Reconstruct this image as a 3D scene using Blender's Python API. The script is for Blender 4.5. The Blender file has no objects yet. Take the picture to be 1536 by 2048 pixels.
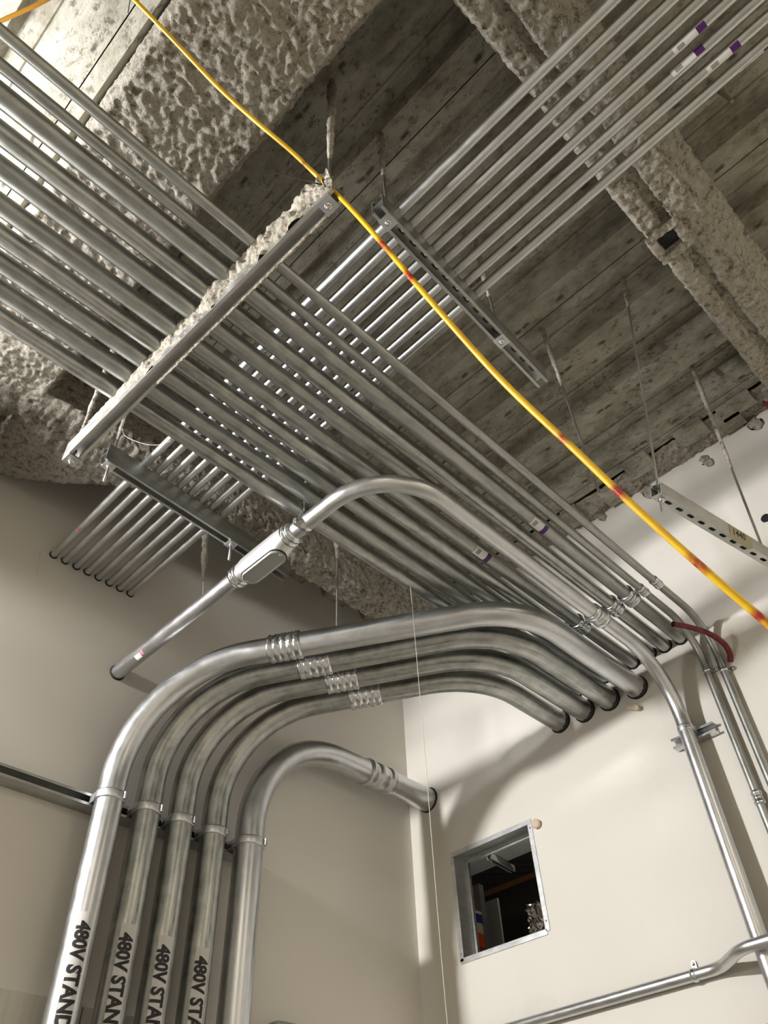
import bpy, math, random
import numpy as np
from mathutils import Matrix, Vector

# ------------------------------------------------------------------ camera, world, lights, exposure
SC = bpy.context.scene
C = SC.collection
EYE = 1.55                                   # height of the eye; every height below is given from the eye
FLOOR = -EYE
R = np.array([[0.706922, -0.706281, -0.037799], [0.492714, 0.530002, -0.690157], [0.507479, 0.469263, 0.722665]])
cam_d = bpy.data.cameras.new('camera')
cam_d.sensor_width = 36.0
cam_d.lens = 1578.8 / 2048 * 36.0
cam_d.clip_start = 0.02
cam = bpy.data.objects.new('camera', cam_d)
C.objects.link(cam)
cam.matrix_world = Matrix(((R[0][0], -R[1][0], -R[2][0], 0), (R[0][1], -R[1][1], -R[2][1], 0),
                           (R[0][2], -R[1][2], -R[2][2], EYE), (0, 0, 0, 1)))
SC.camera = cam
w = bpy.data.worlds.new('world'); SC.world = w; w.use_nodes = True
w.node_tree.nodes['Background'].inputs[0].default_value = (1.0, 0.90, 0.74, 1)
w.node_tree.nodes['Background'].inputs[1].default_value = 0.05


def lamp(name, kind, loc, power, col, size=0.1, rot=(0, 0, 0), size_y=None):
    l = bpy.data.lights.new(name, kind); l.energy = power; l.color = col
    if kind == 'AREA':
        l.size = size
        if size_y: l.shape = 'RECTANGLE'; l.size_y = size_y
    else:
        l.shadow_soft_size = size
    o = bpy.data.objects.new(name, l); C.objects.link(o)
    o.location = (loc[0], loc[1], loc[2] + EYE); o.rotation_euler = rot
    return o


fl_ = lamp('flood_lamp', 'SPOT', (-0.90, 2.48, 1.90), 450, (1.0, 0.99, 0.98), 0.07)
fl_.data.spot_size = math.radians(136); fl_.data.spot_blend = .22
fl_.rotation_euler = Vector((.533, -.333, -.777)).to_track_quat('-Z', 'Y').to_euler()
up_ = lamp('up_lamp', 'SPOT', (-0.70, 1.75, 2.35), 150, (0.97, 0.975, 1.0), 0.08)
up_.data.spot_size = math.radians(112); up_.data.spot_blend = .4
up_.rotation_euler = Vector((.62, -.30, .42)).to_track_quat('-Z', 'Y').to_euler()
lamp('ceiling_fixture', 'AREA', (-1.6, -1.4, 2.6), 38, (1.0, 0.90, 0.74), 1.2, (0, 0, 0), 1.2)
lamp('ceiling_fixture', 'AREA', (1.4, -1.9, 2.6), 17, (1.0, 0.90, 0.74), 1.2, (0, 0, 0), 0.6)
wl_ = lamp('wall_light', 'AREA', (-0.95, 2.50, 1.10), 22, (0.97, 0.98, 1.0), 0.45)
wl_.rotation_euler = Vector((.45, -1, .15)).to_track_quat('-Z', 'Y').to_euler()
lamp('next_room_fixture', 'AREA', (4.0, 2.6, 2.75), 10, (1.0, 0.93, 0.82), 0.5)
lamp('next_room_fill', 'POINT', (4.1, 3.0, 1.25), 7, (1.0, 0.93, 0.82), 0.2)  # unseen fill added below the sightline to brighten the far tubes
SC.view_settings.view_transform = 'Standard'
SC.view_settings.look = 'None'
SC.view_settings.gamma = 1.0
SC.view_settings.use_curve_mapping = False
SC.view_settings.exposure = 0.0
SC.cycles.caustics_reflective = False

WX, WY, DECK = 2.85, 2.572, 2.888            # window wall, left wall, underside of the steel deck

# ------------------------------------------------------------------ materials


def mat(name, base=(.5, .5, .5), rough=.5, metal=0.0, spec=0.5):
    m = bpy.data.materials.new(name); m.use_nodes = True
    b = m.node_tree.nodes['Principled BSDF']
    b.inputs['Base Color'].default_value = (*base, 1); b.inputs['Roughness'].default_value = rough
    b.inputs['Metallic'].default_value = metal; b.inputs['Specular IOR Level'].default_value = spec
    return m


def N(m, t): return m.node_tree.nodes.new(t)
def L(m, a, b): m.node_tree.links.new(a, b)
def bsdf(m): return m.node_tree.nodes['Principled BSDF']


def noise(m, vec, scale, detail=3, rough=.55, mapscale=None):
    n = N(m, 'ShaderNodeTexNoise'); n.inputs['Scale'].default_value = scale
    n.inputs['Detail'].default_value = detail; n.inputs['Roughness'].default_value = rough
    if mapscale:
        mp = N(m, 'ShaderNodeMapping'); mp.inputs['Scale'].default_value = mapscale; L(m, vec, mp.inputs[0]); vec = mp.outputs[0]
    L(m, vec, n.inputs['Vector']); return n.outputs['Fac']


def ramp(m, fac, stops):
    r = N(m, 'ShaderNodeValToRGB'); e = r.color_ramp.elements
    while len(e) < len(stops): e.new(.5)
    for i, (p, c) in enumerate(stops):
        e[i].position = p; e[i].color = (*c, 1) if len(c) == 3 else c
    L(m, fac, r.inputs[0]); return r.outputs[0]


def g(v): return (v, v, v)


def bump(m, h, strength, dist=.01):
    b = N(m, 'ShaderNodeBump'); b.inputs['Strength'].default_value = strength; b.inputs['Distance'].default_value = dist
    L(m, h, b.inputs['Height']); L(m, b.outputs[0], bsdf(m).inputs['Normal'])


def math_(m, op, a, b=None, c=None):
    n = N(m, 'ShaderNodeMath'); n.operation = op
    for i, x in enumerate((a, b, c)):
        if x is None: continue
        if isinstance(x, (int, float)): n.inputs[i].default_value = x
        else: L(m, x, n.inputs[i])
    return n.outputs[0]


def mix(m, fac, a, b, mode='MIX'):
    n = N(m, 'ShaderNodeMix'); n.data_type = 'RGBA'; n.blend_type = mode
    if isinstance(fac, (int, float)): n.inputs[0].default_value = fac
    else: L(m, fac, n.inputs[0])
    for i, x in ((6, a), (7, b)):
        if isinstance(x, tuple): n.inputs[i].default_value = (*x, 1)
        else: L(m, x, n.inputs[i])
    return n.outputs[2]


def tc(m, out='Object'): return N(m, 'ShaderNodeTexCoord').outputs[out]


def galv(name, lo, hi, rough=.36, streak=10.0, blotch=True, metal=1.0):
    """Zinc-coated steel: fine streaks along the tube and faint cloudy spangle."""
    m = mat(name, hi, rough, metal)
    uv = tc(m, 'UV')
    a = noise(m, uv, 1.0, 4, .6, (streak, 2.2, 1))
    b = noise(m, uv, 1.0, 3, .6, (5, 14, 1))
    f = math_(m, 'ADD', math_(m, 'MULTIPLY', a, .6), math_(m, 'MULTIPLY', b, .4))
    L(m, ramp(m, f, [(.36, lo), (.60, hi)]), bsdf(m).inputs['Base Color'])
    L(m, math_(m, 'ADD', math_(m, 'MULTIPLY', b, .22), rough - .11), bsdf(m).inputs['Roughness'])
    return m


M = {}
M['tube'] = galv('galvanized_tube', (.26, .27, .255), (.46, .47, .45), .42)
M['tube_dull'] = galv('weathered_tube', (.22, .23, .212), (.53, .54, .52), .36, 14)
M['tube_bright'] = galv('bright_tube', (.50, .51, .515), (.66, .67, .69), .33)
M['tube_mid'] = galv('plain_tube', (.46, .47, .46), (.64, .65, .64), .38)
M['zinc'] = galv('zinc_fitting', (.50, .52, .54), (.80, .82, .85), .20, 6)
M['strut'] = galv('strut_steel', (.34, .345, .33), (.52, .53, .51), .42, 5)
M['strut_pale'] = galv('pale_strut_steel', (.45, .45, .43), (.62, .62, .60), .45, 5)
M['sheet'] = galv('sheet_steel', (.40, .41, .41), (.58, .59, .60), .5, 4, True, .55)
M['plate'] = galv('plate_steel', (.52, .53, .54), (.70, .71, .72), .40, 4)
M['cover_grey'] = mat('grey_cover', (.33, .335, .31), .5, .35)
M['alum'] = mat('cast_alloy', (.66, .65, .64), .42, .85)
M['rod'] = galv('rod_steel', (.40, .40, .38), (.62, .62, .60), .38, 4)
M['dark'] = mat('dark_gap', (.012, .011, .010), .9)
M['firestop'] = mat('dark_firestop', (.045, .042, .036), .8)
M['black'] = mat('black_plastic', (.012, .012, .013), .4)
M['ink'] = mat('black_lettering', (.008, .008, .009), .5)
M['white_label'] = mat('white_label', (.78, .78, .76), .35)
M['clear_label'] = mat('pale_label', (.60, .585, .57), .35)
M['purple'] = mat('purple_label', (.075, .006, .13), .5)
M['grey_print'] = mat('grey_print', (.33, .31, .29), .6)
M['pink'] = mat('pink_mark', (.65, .18, .28), .6)
M['string'] = mat('white_string', (.55, .54, .49), .8)
M['tan'] = mat('tan_paper', (.60, .50, .37), .8)
M['putty'] = mat('tan_putty', (.66, .53, .40), .8)
M['tape'] = mat('masking_tape', (.42, .38, .25), .8)
M['copper'] = mat('brown_timber', (.30, .145, .055), .7)
M['dusty_tube'] = mat('dusty_tube', (.50, .50, .48), .5, .25)
M['drywall'] = mat('grey_board', (.42, .40, .38), .8)
M['blue'] = mat('blue_print', (.03, .04, .25), .5)
M['orange'] = mat('orange_print', (.75, .10, .02), .5)
M['cream'] = mat('cream_paper', (.70, .58, .38), .6)
M['foil'] = mat('foil', (.6, .58, .55), .18, 1.0)
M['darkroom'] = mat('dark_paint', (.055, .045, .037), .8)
M['red_hose'] = mat('maroon_rubber', (.16, .013, .018), .5)
mm = M['red_hose']
L(mm, ramp(mm, noise(mm, tc(mm), 60, 3), [(.30, (.05, .005, .008)), (.5, (.17, .014, .02)), (.72, (.20, .03, .03)), (.80, (.6, .45, .4))]), bsdf(mm).inputs['Base Color'])
M['red_spray'] = mat('red_spray', (.20, .012, .012), .7)
M['red_box'] = mat('rust_red_paint', (.28, .05, .025), .5)

# painted gypsum: soft roller mottling, a few grey scuffs
M['paint'] = mat('cream_paint', (.74, .69, .60), .55, 0, .35)
mm = M['paint']; ob = tc(mm)
c0 = ramp(mm, noise(mm, ob, 1.3, 3), [(.3, (.715, .68, .61)), (.7, (.765, .73, .66))])
sc = noise(mm, ob, 3.1, 5, .7)
sm = math_(mm, 'MULTIPLY', ramp(mm, sc, [(.60, g(0)), (.74, g(1))]), .16)
L(mm, mix(mm, sm, c0, (.46, .43, .38)), bsdf(mm).inputs['Base Color'])
bump(mm, noise(mm, ob, 160, 2), .05, .002)
M['board'] = mat('backboard_paint', (.62, .585, .51), .6, 0, .3)
mm = M['board']; ob = tc(mm)
L(mm, ramp(mm, noise(mm, ob, 3, 4, .6, (14, 14, 1)), [(.3, (.55, .52, .45)), (.7, (.64, .605, .53))]), bsdf(mm).inputs['Base Color'])

M['floor'] = mat('concrete_floor', (.34, .32, .29), .7)
mm = M['floor']; L(mm, ramp(mm, noise(mm, tc(mm), 2, 5), [(.3, (.27, .255, .23)), (.7, (.40, .38, .34))]), bsdf(mm).inputs['Base Color'])

# sprayed fireproofing
M['spray'] = mat('sprayed_fireproofing', (.50, .46, .39), .95, 0, .1)
mm = M['spray']; ob = tc(mm)
n1 = noise(mm, ob, 52, 6, .75); n2 = noise(mm, ob, 150, 4, .7); n3 = noise(mm, ob, 4, 3)
n4 = noise(mm, ob, 30, 5, .7)
cc = ramp(mm, n1, [(.34, (.17, .14, .10)), (.46, (.43, .39, .32)), (.62, (.57, .535, .46))])
cc = mix(mm, ramp(mm, n4, [(.36, g(.85)), (.45, g(0))]), cc, (.10, .08, .055))
cc = mix(mm, math_(mm, 'MULTIPLY', n3, .35), cc, (.38, .345, .28))
L(mm, cc, bsdf(mm).inputs['Base Color'])
bump(mm, math_(mm, 'ADD', n1, math_(mm, 'MULTIPLY', n2, .5)), .9, .010)

# steel deck: thin grey overspray, burn marks in rows, brown rough patches
M['deck'] = mat('dusty_steel_deck', (.40, .385, .33), .75, .15, .3)
mm = M['deck']; ob = tc(mm)
sx = N(mm, 'ShaderNodeSeparateXYZ'); L(mm, ob, sx.inputs[0])
big = noise(mm, ob, 1.6, 4, .6)
fine = noise(mm, ob, 42, 5, .75, (1, .6, 1))
mid = noise(mm, ob, 9, 5, .7, (1, .45, 1))
cc = ramp(mm, mid, [(.32, (.19, .172, .13)), (.5, (.35, .333, .27)), (.72, (.49, .473, .41))])
speck = ramp(mm, fine, [(.36, g(1)), (.47, g(0))])
cc = mix(mm, math_(mm, 'MULTIPLY', speck, ramp(mm, big, [(.36, g(.35)), (.62, g(.9))])), cc, (.10, .085, .055))
# burn marks: one row of small spots per rib
px = math_(mm, 'SUBTRACT', math_(mm, 'FRACT', math_(mm, 'DIVIDE', math_(mm, 'ADD', sx.outputs[0], 10 * .3017 - 1.703 + .1508), .3017)), .5)
row = ramp(mm, math_(mm, 'ABSOLUTE', math_(mm, 'ADD', px, math_(mm, 'MULTIPLY', math_(mm, 'SUBTRACT', noise(mm, ob, 30, 3), .5), .06))), [(.012, g(1)), (.035, g(0))])
vx = N(mm, 'ShaderNodeTexVoronoi'); vx.inputs['Scale'].default_value = 5.2; vx.voronoi_dimensions = '1D'
L(mm, math_(mm, 'ADD', sx.outputs[1], math_(mm, 'MULTIPLY', noise(mm, ob, 30, 3), .03)), vx.inputs['W'])
spot = math_(mm, 'MULTIPLY', row, ramp(mm, vx.outputs['Distance'], [(.05, g(1)), (.13, g(0))]))
cc = mix(mm, math_(mm, 'MULTIPLY', spot, .8), cc, (.035, .028, .02))
L(mm, cc, bsdf(mm).inputs['Base Color'])
bump(mm, math_(mm, 'ADD', mid, math_(mm, 'MULTIPLY', fine, .8)), .55, .008)

# yellow cord with red spray marks (mark = point attribute painted where the marks are)
M['cord'] = mat('yellow_jacket', (.78, .47, .008), .42)
mm = M['cord']
at = N(mm, 'ShaderNodeAttribute'); at.attribute_name = 'mark'
fm = math_(mm, 'MULTIPLY', at.outputs['Fac'], ramp(mm, noise(mm, tc(mm), 70, 3), [(.35, g(.5)), (.55, g(1.0))]))
cy = ramp(mm, noise(mm, tc(mm), 14, 3), [(.3, (.66, .36, .006)), (.6, (.83, .52, .012))])
L(mm, mix(mm, fm, cy, (.36, .018, .006)), bsdf(mm).inputs['Base Color'])
M['cord_shaded'] = mat('shaded_yellow_jacket', (.52, .25, .02), .45)  # browner copy of the yellow jacket, shade put into its colour

# ------------------------------------------------------------------ mesh helpers
_perm = np.random.default_rng(7).random(65536).astype(np.float32)


def vnoise(p, s, seed=0):
    """Smooth value noise on an array of points."""
    q = np.asarray(p, float) * s + 137.13 + seed * 17.7
    i = np.floor(q).astype(np.int64); f = q - i; f = f * f * (3 - 2 * f)
    out = 0
    for dx in (0, 1):
        for dy in (0, 1):
            for dz in (0, 1):
                h = ((i[:, 0] + dx) * 73856093) ^ ((i[:, 1] + dy) * 19349663) ^ ((i[:, 2] + dz) * 83492791)
                wgt = (f[:, 0] if dx else 1 - f[:, 0]) * (f[:, 1] if dy else 1 - f[:, 1]) * (f[:, 2] if dz else 1 - f[:, 2])
                out = out + wgt * _perm[h & 65535]
    return out - .5


def nrm(v):
    v = np.asarray(v, float); return v / np.linalg.norm(v)


def frame(d, up=(0, 0, 1)):
    d = nrm(d); up = np.asarray(up, float)
    if abs(d @ nrm(up)) > .98: up = np.array([1., 0, 0])
    a = nrm(np.cross(up, d)); return d, a, np.cross(d, a)


def fillet(pts, rads, n=14):
    pts = [np.array(p, float) for p in pts]; out = [pts[0]]
    for i in range(1, len(pts) - 1):
        a, b, c = pts[i - 1], pts[i], pts[i + 1]; r = rads[i - 1]
        u, v = nrm(a - b), nrm(c - b)
        th = math.acos(max(-1, min(1, float(u @ v))))
        if r <= 0 or th > math.pi - 1e-3: out.append(b); continue
        t = r / math.tan(th / 2); p = b + u * t; q = b + v * t
        ctr = b + nrm(u + v) * r / math.sin(th / 2)
        e1 = (p - ctr) / r; e2 = (q - ctr) / r; ang = math.pi - th
        e2 = nrm(e2 - e1 * (e1 @ e2))
        for k in range(n + 1):
            s = ang * k / n; out.append(ctr + r * (e1 * math.cos(s) + e2 * math.sin(s)))
    out.append(pts[-1]); return np.array(out)


class MB:
    """Collects faces with per-corner UVs and links them as ONE mesh object."""

    def __init__(self): self.v = []; self.f = []; self.uv = []; self.sm = []

    def add(self, verts, faces, uvs=None, smooth=False):
        o = len(self.v); self.v.extend([tuple(map(float, p)) for p in verts])
        for k, fc in enumerate(faces):
            self.f.append([i + o for i in fc]); self.sm.append(smooth)
            self.uv.append(uvs[k] if uvs else [(self.v[i + o][0] * 3 + self.v[i + o][1] * 3, self.v[i + o][2] * 3) for i in fc])
        return self

    def rings(self, rings, closed=True, caps=True, smooth=True, vlen=None):
        n = len(rings[0]); vs = []; fs = []; uv = []
        for r in rings: vs.extend(r)
        if vlen is None:
            cs = [np.mean(np.asarray(r), axis=0) for r in rings]; vlen = [0.0]
            for i in range(1, len(cs)): vlen.append(vlen[-1] + float(np.linalg.norm(cs[i] - cs[i - 1])) + 1e-4)
        m = n if closed else n - 1
        for i in range(len(rings) - 1):
            for j in range(m):
                k = (j + 1) % n
                fs.append((i * n + j, i * n + k, (i + 1) * n + k, (i + 1) * n + j))
                uv.append([(j / m, vlen[i]), ((j + 1) / m, vlen[i]), ((j + 1) / m, vlen[i + 1]), (j / m, vlen[i + 1])])
        self.add(vs, fs, uv, smooth)
        if caps and closed:
            self.add(rings[0], [tuple(reversed(range(n)))]); self.add(rings[-1], [tuple(range(n))])
        return self

    def tube(self, pts, r, seg=20, caps=True):
        pts = np.asarray(pts, float); n = len(pts)
        rs = np.full(n, r) if np.isscalar(r) else np.asarray(r)
        tan = np.gradient(pts, axis=0)
        for i in range(1, n - 1):
            tan[i] = nrm(pts[i + 1] - pts[i]) + nrm(pts[i] - pts[i - 1])
        _, a, b = frame(tan[0]); out = []
        for i in range(n):
            d = nrm(tan[i]); a = nrm(a - d * (a @ d)); b = np.cross(d, a)
            out.append([pts[i] + rs[i] * (a * math.cos(t) + b * math.sin(t)) for t in np.linspace(0, 2 * math.pi, seg, endpoint=False)])
        return self.rings(out, caps=caps)

    def lathe(self, p, d, prof, seg=24, wob=0.0, seed=0, caps=True):
        """prof: (distance along d, radius); wob crumples the surface."""
        d, a, b = frame(d); p = np.asarray(p, float); rng = np.random.default_rng(seed); out = []
        for t, r in prof:
            ring = []
            for k in range(seg):
                th = 2 * math.pi * k / seg
                rr = r * (1 + (rng.random() - .5) * wob)
                ring.append(p + d * t + rr * (a * math.cos(th) + b * math.sin(th)))
            out.append(ring)
        return self.rings(out, caps=caps)

    def box(self, c, s, ax=None):
        c = np.asarray(c, float); ax = np.eye(3) if ax is None else np.asarray(ax)
        vs = [c + sum(ax[i] * s[i] * .5 * q[i] for i in range(3)) for q in
              ((-1, -1, -1), (1, -1, -1), (1, 1, -1), (-1, 1, -1), (-1, -1, 1), (1, -1, 1), (1, 1, 1), (-1, 1, 1))]
        return self.add(vs, [(0, 3, 2, 1), (4, 5, 6, 7), (0, 1, 5, 4), (1, 2, 6, 5), (2, 3, 7, 6), (3, 0, 4, 7)])

    def b2(self, x0, x1, y0, y1, z0, z1): return self.box(((x0 + x1) / 2, (y0 + y1) / 2, (z0 + z1) / 2), (x1 - x0, y1 - y0, z1 - z0))

    def prism(self, p0, p1, a, b, poly):
        """Extrudes the closed outline poly (coordinates along a and b) from p0 to p1."""
        p0, p1 = np.asarray(p0, float), np.asarray(p1, float); n = len(poly)
        r0 = [p0 + a * x + b * y for x, y in poly]; r1 = [p1 + a * x + b * y for x, y in poly]
        ln = float(np.linalg.norm(p1 - p0))
        fs = [(j, (j + 1) % n, n + (j + 1) % n, n + j) for j in range(n)]
        uv = [[(j * .15, 0), (j * .15 + .15, 0), (j * .15 + .15, ln), (j * .15, ln)] for j in range(n)]
        self.add(r0 + r1, fs, uv)
        return self.add(r0, [tuple(reversed(range(n)))]).add(r1, [tuple(range(n))])

    def slotted(self, p, d, a, nrm_, length, width, pitch, sl, sw, th, start=.03):
        """A flat plate with a row of oblong holes through it: p is one end, d along, a across, nrm_ its thickness."""
        p, d, a, nn = (np.asarray(x, float) for x in (p, d, a, nrm_))
        cells = [];  x = start
        while x + pitch <= length - .005: cells.append((x, x + pitch)); x += pitch
        segs = [(0, start, 0)] + [(c0, c1, 1) for c0, c1 in cells] + [(x, length, 0)]
        hw = width / 2
        for x0, x1, hole in segs:
            P = lambda u, v, k: p + d * u + a * v + nn * (th * k)
            if not hole:
                self.box(P((x0 + x1) / 2, 0, .5), (x1 - x0, width, th), (d, a, nn)); continue
            m = (x0 + x1) / 2; inner = []; outer = []
            r = sw / 2; e = sl / 2 - r
            for k in range(16):
                t = 2 * math.pi * k / 16
                inner.append((m + (e if math.cos(t) > 1e-6 else -e) * (1 if abs(math.cos(t)) > 1e-6 else 0) + r * math.cos(t), r * math.sin(t)))
                s = max(abs(math.cos(t)), abs(math.sin(t)))
                outer.append((m + math.cos(t) / s * (x1 - x0) / 2, math.sin(t) / s * hw))
            n = 16; vs = [P(u, v, 0) for u, v in inner] + [P(u, v, 0) for u, v in outer] + [P(u, v, 1) for u, v in inner] + [P(u, v, 1) for u, v in outer]
            fs = []
            for j in range(n):
                k = (j + 1) % n
                fs += [(j, k, n + k, n + j), (2 * n + j, 3 * n + j, 3 * n + k, 2 * n + k), (j, 2 * n + j, 2 * n + k, k), (n + j, n + k, 3 * n + k, 3 * n + j)]
            self.add(vs, fs)
        return self

    def build(self, name, m, parent=None, loc=None):
        me = bpy.data.meshes.new(name)
        off = np.array(parent['_at']) if parent is not None and '_at' in parent else (np.zeros(3) if loc is None else np.asarray(loc, float))
        V_ = np.asarray(self.v, float) - off
        if parent is None: pass
        me.from_pydata([tuple(p) for p in V_], [], self.f)
        uvl = me.uv_layers.new(name='UVMap')
        flat = np.array([c for fc in self.uv for c in fc], np.float32).ravel()
        uvl.data.foreach_set('uv', flat)
        me.polygons.foreach_set('use_smooth', np.array(self.sm, bool))
        me.materials.append(M[m] if isinstance(m, str) else m)
        me.update()
        o = bpy.data.objects.new(name, me); C.objects.link(o)
        if parent is not None: o.parent = parent
        else: o.location = (off[0], off[1], off[2] + EYE)
        o['_at'] = tuple(map(float, off))
        return o


def tag(o, label, cat, group=None, kind=None):
    o['label'] = label; o['category'] = cat
    if group: o['group'] = group
    if kind: o['kind'] = kind
    return o


def thing(name, at, label, cat, group=None):
    o = bpy.data.objects.new(name, None); o.empty_display_size = .05; C.objects.link(o)
    o.location = (at[0], at[1], at[2] + EYE); o['_at'] = tuple(map(float, at))
    return tag(o, label, cat, group)


def struct(name, mb, m, parent=None):
    o = mb.build(name, m, parent)
    if parent is None: o['kind'] = 'structure'
    return o


def sub(o, name, mb, m, label=None):
    c = mb.build(name, m, o)
    if label: c['label'] = label
    return c


# ------------------------------------------------------------------ walls, floor, deck
X0, Y0 = -3.0, -2.6
SY0, SY1, SZ0, SZ1 = 1.886, 2.317, 1.091, 1.517          # opening in the window wall
WT = .10
wr = MB()
wr.b2(WX, WX + WT, Y0, SY0, FLOOR, DECK + .06); wr.b2(WX, WX + WT, SY1, WY, FLOOR, DECK + .06)
wr.b2(WX, WX + WT, SY0, SY1, FLOOR, SZ0); wr.b2(WX, WX + WT, SY0, SY1, SZ1, DECK + .06)
wall_right = struct('wall_right', wr, 'paint')
wall_left = struct('wall_left', MB().b2(X0, WX + WT, WY, WY + WT, FLOOR, DECK + .06), 'paint')
struct('floor', MB().b2(X0, WX + WT, Y0, WY + WT, FLOOR - .1, FLOOR), 'floor')

struct('wall_front', MB().b2(X0 - .1, WX + WT, Y0 - .1, Y0, FLOOR, DECK + .06), 'paint')
struct('wall_back', MB().b2(X0 - .1, X0, Y0, WY + WT, FLOOR, DECK + .06), 'paint')

# corrugated deck: one sheet per three ribs
PITCH, SEAM = .3017, 1.734
ceiling = struct('ceiling', MB().b2(X0, WX + WT, Y0, WY + WT, DECK + .075, DECK + .15), 'deck')
prof = [(0, 0), (.048, 0), (.074, .050), (.112, .050), (.118, .044), (.130, .044), (.136, .050), (.177, .050), (.203, 0), (PITCH, 0)]
for k in range(-5, 2):
    s0 = SEAM + k * 3 * PITCH
    top = []; end = min(s0 + 3 * PITCH - .004, WX)
    for r in range(3):
        for x, z in prof[:-1] if r < 2 else prof:
            xx = s0 + r * PITCH + x
            if xx <= end + 1e-6: top.append((xx, z + DECK))
    if top[-1][0] < end: top.append((end, top[-1][1]))
    poly = top + [(x, z + .003) for x, z in reversed(top)]
    mb = MB(); a, b = np.array([1., 0, 0]), np.array([0, 0, 1.])
    n = len(top)
    ys = np.linspace(Y0, WY, 12)
    rings = [[np.array([x, y, z]) for x, z in poly] for y in ys]
    mb.rings(rings, caps=False, smooth=False)
    struct('deck_sheet', mb, 'deck', ceiling)


def rough_strip(axis, t0, t1, prof2, res, amp, seed=0, taper=None, fine=1.0):
    """Sweeps an open cross-section along an axis and crumbles its surface like sprayed fireproofing."""
    pr = [np.array(prof2[0], float)]
    for q in prof2[1:]:
        q = np.array(q, float); l = np.linalg.norm(q - pr[-1]); k = max(1, int(l / res)); p = pr[-1]
        for i in range(1, k + 1): pr.append(p + (q - p) * i / k)
    pr = np.array(pr); n = len(pr)
    tan = np.gradient(pr, axis=0); nor = np.stack([tan[:, 1], -tan[:, 0]], 1); nor /= np.linalg.norm(nor, axis=1)[:, None]
    ts = np.arange(t0, t1 + res / 2, res); m = len(ts)
    P = np.zeros((m, n, 3)); Nn = np.zeros((m, n, 3))
    ai = 0 if axis == 'x' else 1; bi = 1 - ai
    P[:, :, ai] = ts[:, None]; P[:, :, bi] = pr[None, :, 0]; P[:, :, 2] = pr[None, :, 1]
    if taper: P = taper(P)
    Nn[:, :, bi] = nor[None, :, 0]; Nn[:, :, 2] = nor[None, :, 1]
    F = P.reshape(-1, 3)
    h = vnoise(F, 7, seed) * .8 + vnoise(F, 36, seed + 1) * .55 + vnoise(F, 95, seed + 2) * .75 * fine + np.minimum(vnoise(F, 52, seed + 9) + .10, 0) * 1.1
    F = F + Nn.reshape(-1, 3) * (h * amp)[:, None] + np.stack([vnoise(F, 60, seed + 3 + i) for i in range(3)], 1) * amp * .3
    i = np.arange(m - 1)[:, None] * n + np.arange(n - 1)[None, :]
    i = i.ravel(); faces = np.stack([i, i + 1, i + n + 1, i + n], 1)
    mb = MB(); mb.v = [tuple(p) for p in F]; mb.f = faces.tolist(); mb.sm = [True] * len(faces)
    mb.uv = [((0, 0), (1, 0), (1, 1), (0, 1))] * len(faces)
    return mb


def strut_beam(name, mb, label):
    o = mb.build(name, 'spray'); o['kind'] = 'structure'; o['label'] = label; return o


BZ = 2.49
strut_beam('beam', rough_strip('y', -1.2, 2.10, [(.405, DECK + .03), (.40, BZ + .03), (.385, BZ), (.02, BZ), (-.0, BZ + .03), (0, DECK + .03)][::-1], .0062, .0125, 1),
           'broad fireproofed beam over the start of the conduit rack')


strut_beam('beam', rough_strip('y', 2.19, WY, [(.33, DECK), (.33, 2.24), (.02, 2.24), (.02, DECK)][::-1], .012, .02, 5), 'unseen block added at the broad beam end to shade the darker wall')  # mass added out of view to shade the top of the darker wall


def gird_taper(P):
    sh = np.clip((1.05 - P[:, :, 0]) / .65, 0, 1); sh = sh * sh * (3 - 2 * sh) * .36
    far = np.clip((P[:, :, 1] - 2.05) / .13, 0, 1)
    P[:, :, 1] += sh * far
    return P


strut_beam('beam', rough_strip('x', -.6, WX - .01, [(2.045, DECK + .03), (2.045, BZ + .01), (2.055, BZ), (2.175, BZ), (2.185, BZ + .01), (2.185, DECK + .03)], .0062, .016, 11, gird_taper),
           'fireproofed girder running beside the darker wall')
strut_beam('beam', rough_strip('x', .41, WX - .01, [(-.13, DECK + .03), (-.12, BZ + .10), (-.055, BZ + .03), (-.045, BZ), (.035, BZ), (.043, BZ + .022), (.062, BZ + .022), (.07, BZ), (.125, BZ), (.135, BZ + .03), (.135, DECK + .03)], .0062, .012, 21),
           'narrow fireproofed beam above the crossing conduits')
# square collar of fireproofing hanging on the narrow beam
cl = MB()
cx, cy = 1.545, .082
for (dx, dy, sx, sy) in ((-.048, 0, .028, .115), (.048, 0, .028, .115), (0, .046, .075, .026), (0, -.046, .075, .026)):
    g_ = rough_strip('x', cx + dx - sx / 2, cx + dx + sx / 2, [(cy + dy - sy / 2, BZ), (cy + dy - sy / 2, BZ - .03), (cy + dy + sy / 2, BZ - .03), (cy + dy + sy / 2, BZ)], .005, .010, 31 + int(dx * 100))
    cl.add(g_.v, g_.f, None, True)
cl.box((cx, cy, BZ - .004), (.062, .062, .006))
o = cl.build('beam_collar', 'spray'); o['kind'] = 'structure'; o['label'] = 'square fireproofing collar around an empty pocket'
dk = MB().box((cx, cy, BZ - .009), (.060, .062, .004)); sub(o, 'pocket', dk, 'dark')

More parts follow.
